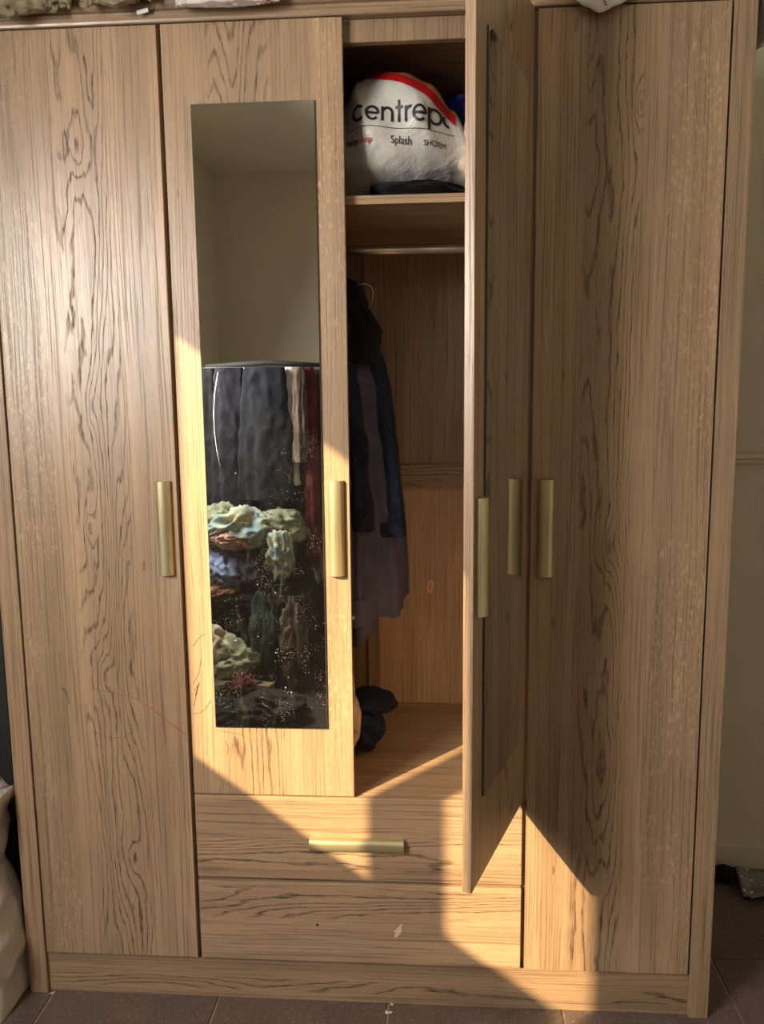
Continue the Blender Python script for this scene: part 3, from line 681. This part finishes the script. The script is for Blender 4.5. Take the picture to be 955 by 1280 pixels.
# little paper tag below the floral bundle
bm = bmesh.new(); add_box(bm, -.012, .012, -.0004, .0004, -.004, .004, 0); o = bm_obj('paper_tag', bm, m_frame, loc=(.355, -.014, 2.196)); o.rotation_euler = (0, -.2, 0); tag(o, 'tiny white paper tag lying against the top board under the floral cloth', 'tag')
tag(tube('tag_string', [(.364, -.013, 2.197), (.372, -.016, 2.206), (.384, -.02, 2.222), (.384, -.010, 2.236)], .0006, m_pen, seg=5), 'thin dark string holding the small white paper tag', 'string')
# white printed corner hanging over above the right door
bm = bmesh.new(); gr = {}
NXX, NZZ = 24, 16
for i in range(NXX+1):
    for j in range(NZZ+1):
        u = i/NXX; v = j/NZZ; x = 1.200+.125*u
        dep = interp([(0, .046), (.25, .066), (.48, .078), (.75, .066), (1, .050)], u)
        if v < .5: y = .16-.178*(v/.5); z = ZT+.003+.006*noise.noise(Vector((x*20, y*20, 4)))
        else: k = (v-.5)/.5; y = -.018-.006*math.sin(k*3)-.003*noise.noise(Vector((x*30, k*3, 1))); z = ZT+.003-dep*k-.002*k
        gr[i, j] = bm.verts.new((x, y, z))
for i in range(NXX):
    for j in range(NZZ): bm.faces.new((gr[i, j], gr[i+1, j], gr[i+1, j+1], gr[i, j+1]))
o = bm_obj('paper_bag', bm, plain('white_paper', srgb(226, 220, 210), .7, var=.05, vscale=40), smooth=True)
md = o.modifiers.new('thick', 'SOLIDIFY'); md.thickness = .0012; md.offset = -1
tag(o, 'white paper corner with small printed lettering hanging over the top board above the right door', 'paper')
bm = bmesh.new()
for q in range(4):
    s = [(1.262+.004*math.sin(k*1.9+q)+.002*q, 2.181-.006*q*.8-.0013*k*.2+.002*math.cos(k*2.4+q)) for k in range(7)]
    ribbon(bm, s, .0009, fn=lambda x, z: Vector((x, -.0285, z)))
bm_obj('lettering', bm, m_ink, o)
# pale blue plastic over the right end
bb = heap('blue_plastic_bag', (1.555, .09, ZT+.045), (.085, .105, .052), m_bluebag, 6.6, amp=.14)
for v in bb.data.vertices:                                             # flat on the board, sagging past the side panel
    k = min(1, max(0, (v.co.x-1.569)/.02))
    if k == 0: v.co.z = max(v.co.z, ZT+.001)
    else: v.co.x = 1.570+(v.co.x-1.569)*1.0; v.co.z -= .115*k*min(1, max(.25, 1-(v.co.z-ZT)/.11))
tag(bb, 'pale blue plastic bag drooping beyond the right end of the wardrobe top', 'bag')
# ------------------------------------------------------------------ things beside the wardrobe
def floor_bag():
    bm = bmesh.new(); rings = []; NZ, NS = 80, 96
    rt = [(0, -.026), (.06, -.020), (.35, -.022), (.5, -.036), (.66, -.058), (.75, -.052), (.9, -.034), (1, -.020)]
    for i in range(NZ+1):
        t = i/NZ; z = .52*t; xr = interp(rt, t)-.028-.012; xl = -.44+.02*t; cx = (xl+xr)/2; rx = (xr-xl)/2; ry = .115-.03*t
        ring = []
        for k in range(NS):
            a = 2*math.pi*k/NS; c, s = math.cos(a), math.sin(a)
            x = cx+rx*math.copysign(abs(c)**.45, c); y = -.03+ry*math.copysign(abs(s)**.55, s)
            d = .020*(1-abs(noise.noise(Vector((x*11, y*11, z*8+2))))*2.6)+.012*noise.noise(Vector((x*24, y*24, z*18)))
            ring.append(bm.verts.new((x+(c*d if c < 0 else c*d*.6), y+s*d*1.2, max(.001, z+(.010*math.sin(a*5+1)+.012*noise.noise(Vector((c*2, s*2, 5))))*max(0, t-.8)*5))))
        rings.append(ring)
    for a, b in zip(rings, rings[1:]):
        for k in range(NS): bm.faces.new((a[k], a[(k+1) % NS], b[(k+1) % NS], b[k]))
    bm.faces.new(rings[0])
    ctr = bm.verts.new((-.25, -.03, .47))
    for k in range(NS): bm.faces.new((rings[-1][k], rings[-1][(k+1) % NS], ctr))
    o = bm_obj('floor_bag', bm, m_bag2, smooth=True); return tag(o, 'big crumpled white plastic sack on the floor left of the wardrobe', 'bag')
floor_bag()
# dark upright suitcase behind it
sc = empty('suitcase', (-.33, .34, 0)); tag(sc, 'dark upright hard suitcase in the gap left of the wardrobe', 'suitcase')
m_case = plain('dark_case', srgb(42, 44, 44), .5, bump=(200, .1, .001))
bm = bmesh.new(); add_box(bm, -.24, .22, -.13, .15, .05, 1.02, .03, 4); bm_obj('shell', bm, m_case, sc)
bm = bmesh.new()
for k in range(5): add_box(bm, -.18+.08*k, -.155+.08*k, -.136, -.128, .12, .95, .003)
bm_obj('rib', bm, m_case, sc)
for sx in (-.19, .17):
    for sy in (-.09, .11):
        bm = bmesh.new(); tube_bm(bm, [(sx-.012, sy, .026), (sx+.012, sy, .026)], .0255, 16); bm_obj('wheel', bm, m_black, sc)
tube('handle', [(-.10, 0.02, 1.01), (-.10, .02, 1.10), (.08, .02, 1.10), (.08, .02, 1.01)], .009, m_case, sc)
# dotted grey cloth and black strap by the skirting
bm = bmesh.new(); gr = {}
for i in range(25):
    for j in range(15):
        u, v = i/24, j/14; x = -.055+.19*u+.02*v; y = -.075+.12*v-.02*u; z = .012+.020*max(0, math.sin(u*3.1+v))+.012*noise.noise(Vector((u*3, v*3, 2)))
        if u < .12: z += .01
        gr[i, j] = bm.verts.new((x, y, z))
for i in range(24):
    for j in range(14): bm.faces.new((gr[i, j], gr[i+1, j], gr[i+1, j+1], gr[i, j+1]))
o = bm_obj('dotted_cloth', bm, fabric('dotted_grey', srgb(128, 126, 118), srgb(108, 106, 100), kind='dots'), loc=(1.865, .515, 0), smooth=True)
md = o.modifiers.new('thick', 'SOLIDIFY'); md.thickness = .004; tag(o, 'grey cloth scrap with pale dots on the floor by the skirting', 'cloth')
o = heap('black_strap', (1.792, .545, .020), (.050, .030, .022), f_black, 2.7, amp=.3, floor=.001, sub=4); tag(o, 'small black crumpled cloth on the floor against the skirting', 'cloth')
# torn paper crumbs in front of the plinth
m_crumb = plain('paper_crumb', srgb(214, 190, 156), .8)
def crumb(x, y, sx, sy, sd, label):
    bm = bmesh.new(); k = 9
    vs = [bm.verts.new((sx*(1+.4*math.sin(i*2.3+sd))*math.cos(i*2*math.pi/k), sy*(1+.4*math.cos(i*1.7+sd))*math.sin(i*2*math.pi/k), .0015+.002*(1+math.sin(i*1.9+sd)))) for i in range(k)]
    cc = bm.verts.new((0, 0, .0045))
    for i in range(k): bm.faces.new((vs[i], vs[(i+1) % k], cc))
    o = bm_obj('paper_scrap', bm, m_crumb, loc=(x, y, 0)); md = o.modifiers.new('t', 'SOLIDIFY'); md.thickness = .0008
    tag(o, label, 'scrap')
crumb(.829, -.022, .008, .005, 1, 'larger torn beige paper scrap on the floor before the lower drawer')
crumb(.836, .003, .004, .005, 2.5, 'smaller torn paper scrap touching the plinth below the drawers')
crumb(.012, -.004, .005, .004, 4, 'small white scrap on the floor by the left foot of the wardrobe')
bm = bmesh.new()
for k in range(260):
    x, y = rnd.uniform(-.05, 1.9), rnd.uniform(-.14, .008); r = rnd.uniform(.0004, .0013)
    q = [bm.verts.new((x+r*math.cos(a), y+r*math.sin(a), .0004)) for a in (0, 1.6, 3.1, 4.7)]; t = bm.verts.new((x, y, .0004+r*.8))
    for i in range(4): bm.faces.new((q[i], q[(i+1) % 4], t))
o = bm_obj('dust_crumbs', bm, m_crumb); o['kind'] = 'stuff'; tag(o, 'pale dust and crumbs scattered on the tiles before the wardrobe', 'dust')

# ------------------------------------------------------------------ far side of the room, seen in the mirror
RY = -2.45
m_rack = plain('rack_metal', srgb(170, 168, 166), .3, metal=.8)
rk = empty('clothes_rack', (.05, RY, 0)); tag(rk, 'free-standing metal clothes rack with hanging clothes, seen in the mirror', 'rack')
tube('top_rail', [(-.32, 0, 1.600), (.33, 0, 1.594)], .011, m_rack, rk); tube('guard_rail', [(-.32, -.07, 1.615), (0, -.07, 1.635), (.33, -.07, 1.612)], .014, m_black, rk)
for sx in (-.32, .33):
    tube('post', [(sx, 0, .02), (sx, 0, 1.615)], .012, m_black, rk); tube('foot', [(sx, -.16, .014), (sx, .16, .014)], .012, m_black, rk); tube('bracket', [(sx, 0, 1.60), (sx, -.07, 1.61)], .008, m_black, rk)
tube('lower_rail', [(-.32, 0, .12), (.33, 0, .12)], .009, m_black, rk)
def hung(name, x0, x1, z0, mat, seed, label, cat, dy=0, flare=1.3, y=.02, folds=6, top=1.602, group=None):
    cx, rx = (x0+x1)/2, (x1-x0)/2
    o = loft(name, [(0, (cx, RY+dy, top, rx*.92, .022)), (.06, (cx, RY+dy, top-.02, rx*.95, .026)), (.5, (cx, RY+dy+y*.5, (top+z0)/2+.03, rx*(1+flare)/2, .040)), (1, (cx, RY+dy+y, z0, rx*flare, .050))], mat, folds=folds, amp=.09, seed=seed, rows=60, seg=80, wr=.007)
    return tag(o, label, cat)
tr = hung('navy_trousers', -.185, -.03, .86, f_navy, 1.4, 'navy track trousers with thin white piping on the rack in the mirror', 'trousers', .085)
tube('piping', [(-.150, RY+.135, 1.58), (-.168, RY+.142, 1.48), (-.176, RY+.148, 1.38), (-.176, RY+.150, 1.28), (-.166, RY+.152, 1.18), (-.150, RY+.154, 1.10)], .0022, m_frame, tr, 6)
hung('navy_trousers', -.03, .19, .93, fabric('blue_black_cloth', srgb(21, 23, 32), srgb(12, 13, 20)), 3.6, 'widest dark navy trousers in the middle of the rack in the mirror', 'trousers', .10)
hung('black_trousers', -.29, -.18, .84, f_black, 7.1, 'black trousers at the left end of the rack in the mirror', 'trousers', .06)
hung('lilac_garment', .03, .12, .86, fabric('lilac_grey', srgb(96, 98, 140), srgb(70, 72, 108)), 8.3, 'lilac grey garment hanging behind the navy trousers in the mirror', 'clothing', -.01)
hung('white_garment', .175, .235, 1.0, f_white, 5.2, 'narrow pale grey-white garment hanging beside the dark trousers in the mirror', 'clothing', .05, 1.2)
hung('brown_garment', .225, .285, 1.12, f_brown, 9.9, 'short brown-grey garment near the right end of the rack in the mirror', 'clothing', .08, 1.15)
hung('maroon_garment', .27, .33, .62, f_maroon, 6.3, 'maroon garment at the right end of the rack in the mirror', 'clothing', .03, 1.2)
hung('brown_coat', .02, .36, .10, f_brown2, 2.6, 'long dark brown coat reaching low at the right behind the pile in the mirror', 'coat', -.09, 1.1)
hung('black_coat', -.32, .02, .10, f_black, 3.9, 'long black coat hanging behind the pile at the left in the mirror', 'coat', -.09, 1.1)
# side table carrying a heap
tb = empty('low_table', (.0, RY+.12, 0)); tag(tb, 'low dark table carrying piled clothes in front of the rack, seen in the mirror', 'table')
m_tab = plain('dark_table', srgb(46, 36, 30), .5)
bm = bmesh.new(); add_box(bm, -.30, .30, -.17, .20, .44, .465, .004); bm_obj('table_top', bm, m_tab, tb)
for sx in (-.27, .27):
    for sy in (-.14, .17):
        bm = bmesh.new(); add_box(bm, sx-.018, sx+.018, sy-.018, sy+.018, 0, .44, .003); bm_obj('leg', bm, m_tab, tb)
HY = RY+.17
for nm, c, r, mt, sd, lab, kw in (
 ('light_blue_jeans', (-.14, HY+.06, .585), (.115, .12, .095), f_ltblue, 3.1, 'light blue folded jeans low in the clothes pile in the mirror', {}),
 ('coral_garment', (-.16, HY+.10, .495), (.10, .09, .032), f_coral, 9.0, 'coral garment at the bottom of the clothes pile in the mirror', {}),
 ('charcoal_trousers', (.045, HY+.06, .58), (.105, .12, .105), f_char, 4.3, 'charcoal trousers beside the light blue jeans in the mirror pile', {}),
 ('sage_garment', (-.17, HY-.01, .80), (.115, .12, .105), f_sage, 5.5, 'sage green garment on the left of the clothes pile in the mirror', {}),
 ('sage_shirt', (.14, HY-.04, .79), (.13, .12, .09), f_sage, 6.1, 'sage green shirt on the right of the clothes pile in the mirror', {}),
 ('pastel_garment', (-.035, HY+.07, .80), (.155, .12, .095), f_tiedye, 7.4, 'pastel tie-dyed garment on top of the clothes pile in the mirror', {}),
 ('peach_garment', (-.06, HY+.14, .745), (.10, .07, .045), f_coral, 8.8, 'peach pink garment folded into the top of the pile in the mirror', {}),
 ('pastel_shirt', (.165, HY+.13, .665), (.070, .06, .125), f_tiedye, 2.2, 'pastel tie-dyed shirt hanging down the right of the pile in the mirror', {}),
):
    tag(heap(nm, c, r, mt, sd, amp=.30, crease=.8, **kw), lab, 'clothing', None)
FY = RY+.42
for nm, c, r, mt, sd, lab in (
 ('cream_garment', (-.16, FY, .235), (.105, .10, .10), f_cream, 1.9, 'cream garment on top of the floor pile in the mirror'),
 ('sage_trousers', (-.06, FY+.02, .17), (.12, .10, .10), f_sage, 2.8, 'small sage green trousers on the floor pile in the mirror'),
 ('tan_garment', (-.12, FY+.04, .06), (.20, .13, .075), f_brown, 3.7, 'tan brown garment at the foot of the floor pile in the mirror'),
 ('green_garment', (.105, FY-.04, .235), (.075, .08, .235), f_green, 4.6, 'tall dark green garment heaped beside the floor pile in the mirror'),
 ('taupe_garment', (.245, FY-.04, .22), (.065, .08, .215), f_brown, 5.9, 'taupe garment slumped right of the dark green one in the mirror'),
 ('maroon_cloth', (.02, FY+.10, .075), (.06, .06, .06), f_maroon, 6.7, 'maroon cloth poking out of the floor pile in the mirror'),
):
    tag(heap(nm, c, r, mt, sd, amp=.30, crease=.8, floor=.002), lab, 'clothing', None)
f_dkbrown = fabric('dark_brown_cloth', srgb(46, 36, 32), srgb(28, 22, 20))
for nm, c, r, mt, sd, lab in (
 ('black_garment', (-.13, HY+.02, .40), (.20, .11, .075), f_black, 1.3, 'black garment between the upper and lower piles in the mirror'),
 ('dark_brown_garment', (.12, HY+.08, .43), (.14, .09, .065), f_dkbrown, 2.4, 'dark brown garment under the hanging pastel shirt in the mirror'),
 ('brown_cloth', (.20, FY+.30, .055), (.15, .14, .055), f_dkbrown, 3.5, 'dark brown crumpled cloth on the floor at the right in the mirror'),
 ('dark_cloth', (-.12, FY+.36, .045), (.20, .13, .045), f_black, 4.2, 'flat black crumpled cloth on the floor at the left in the mirror'),
 ('blue_grey_cloth', (-.15, FY+.24, .085), (.07, .05, .05), fabric('blue_grey', srgb(70, 78, 96), srgb(52, 58, 74)), 5.8, 'small blue grey cloth lying on the black one in the mirror'),
):
    tag(heap(nm, c, r, mt, sd, amp=.28, crease=.8, floor=.012 if c[2] < .3 else None), lab, 'clothing', None)
rug = box('rug', -.60, .62, -2.75, -1.10, .001, .009, plain('dark_rug', srgb(44, 32, 26), .95, var=.25, vscale=40, bump=(300, .5, .003)), bev=.002)
tag(rug, 'dark brown flat rug on the tiles under the clothes rack in the mirror', 'rug')
bm = bmesh.new(); add_box(bm, -.045, .045, -.03, .03, .001, .085, .002); o = bm_obj('cardboard_box', bm, plain('cardboard', srgb(112, 92, 68), .8, var=.08), loc=(.12, RY+.52, 0)); o.rotation_euler = (0, 0, .3); tag(o, 'small tan cardboard box on the floor in the mirror', 'box')
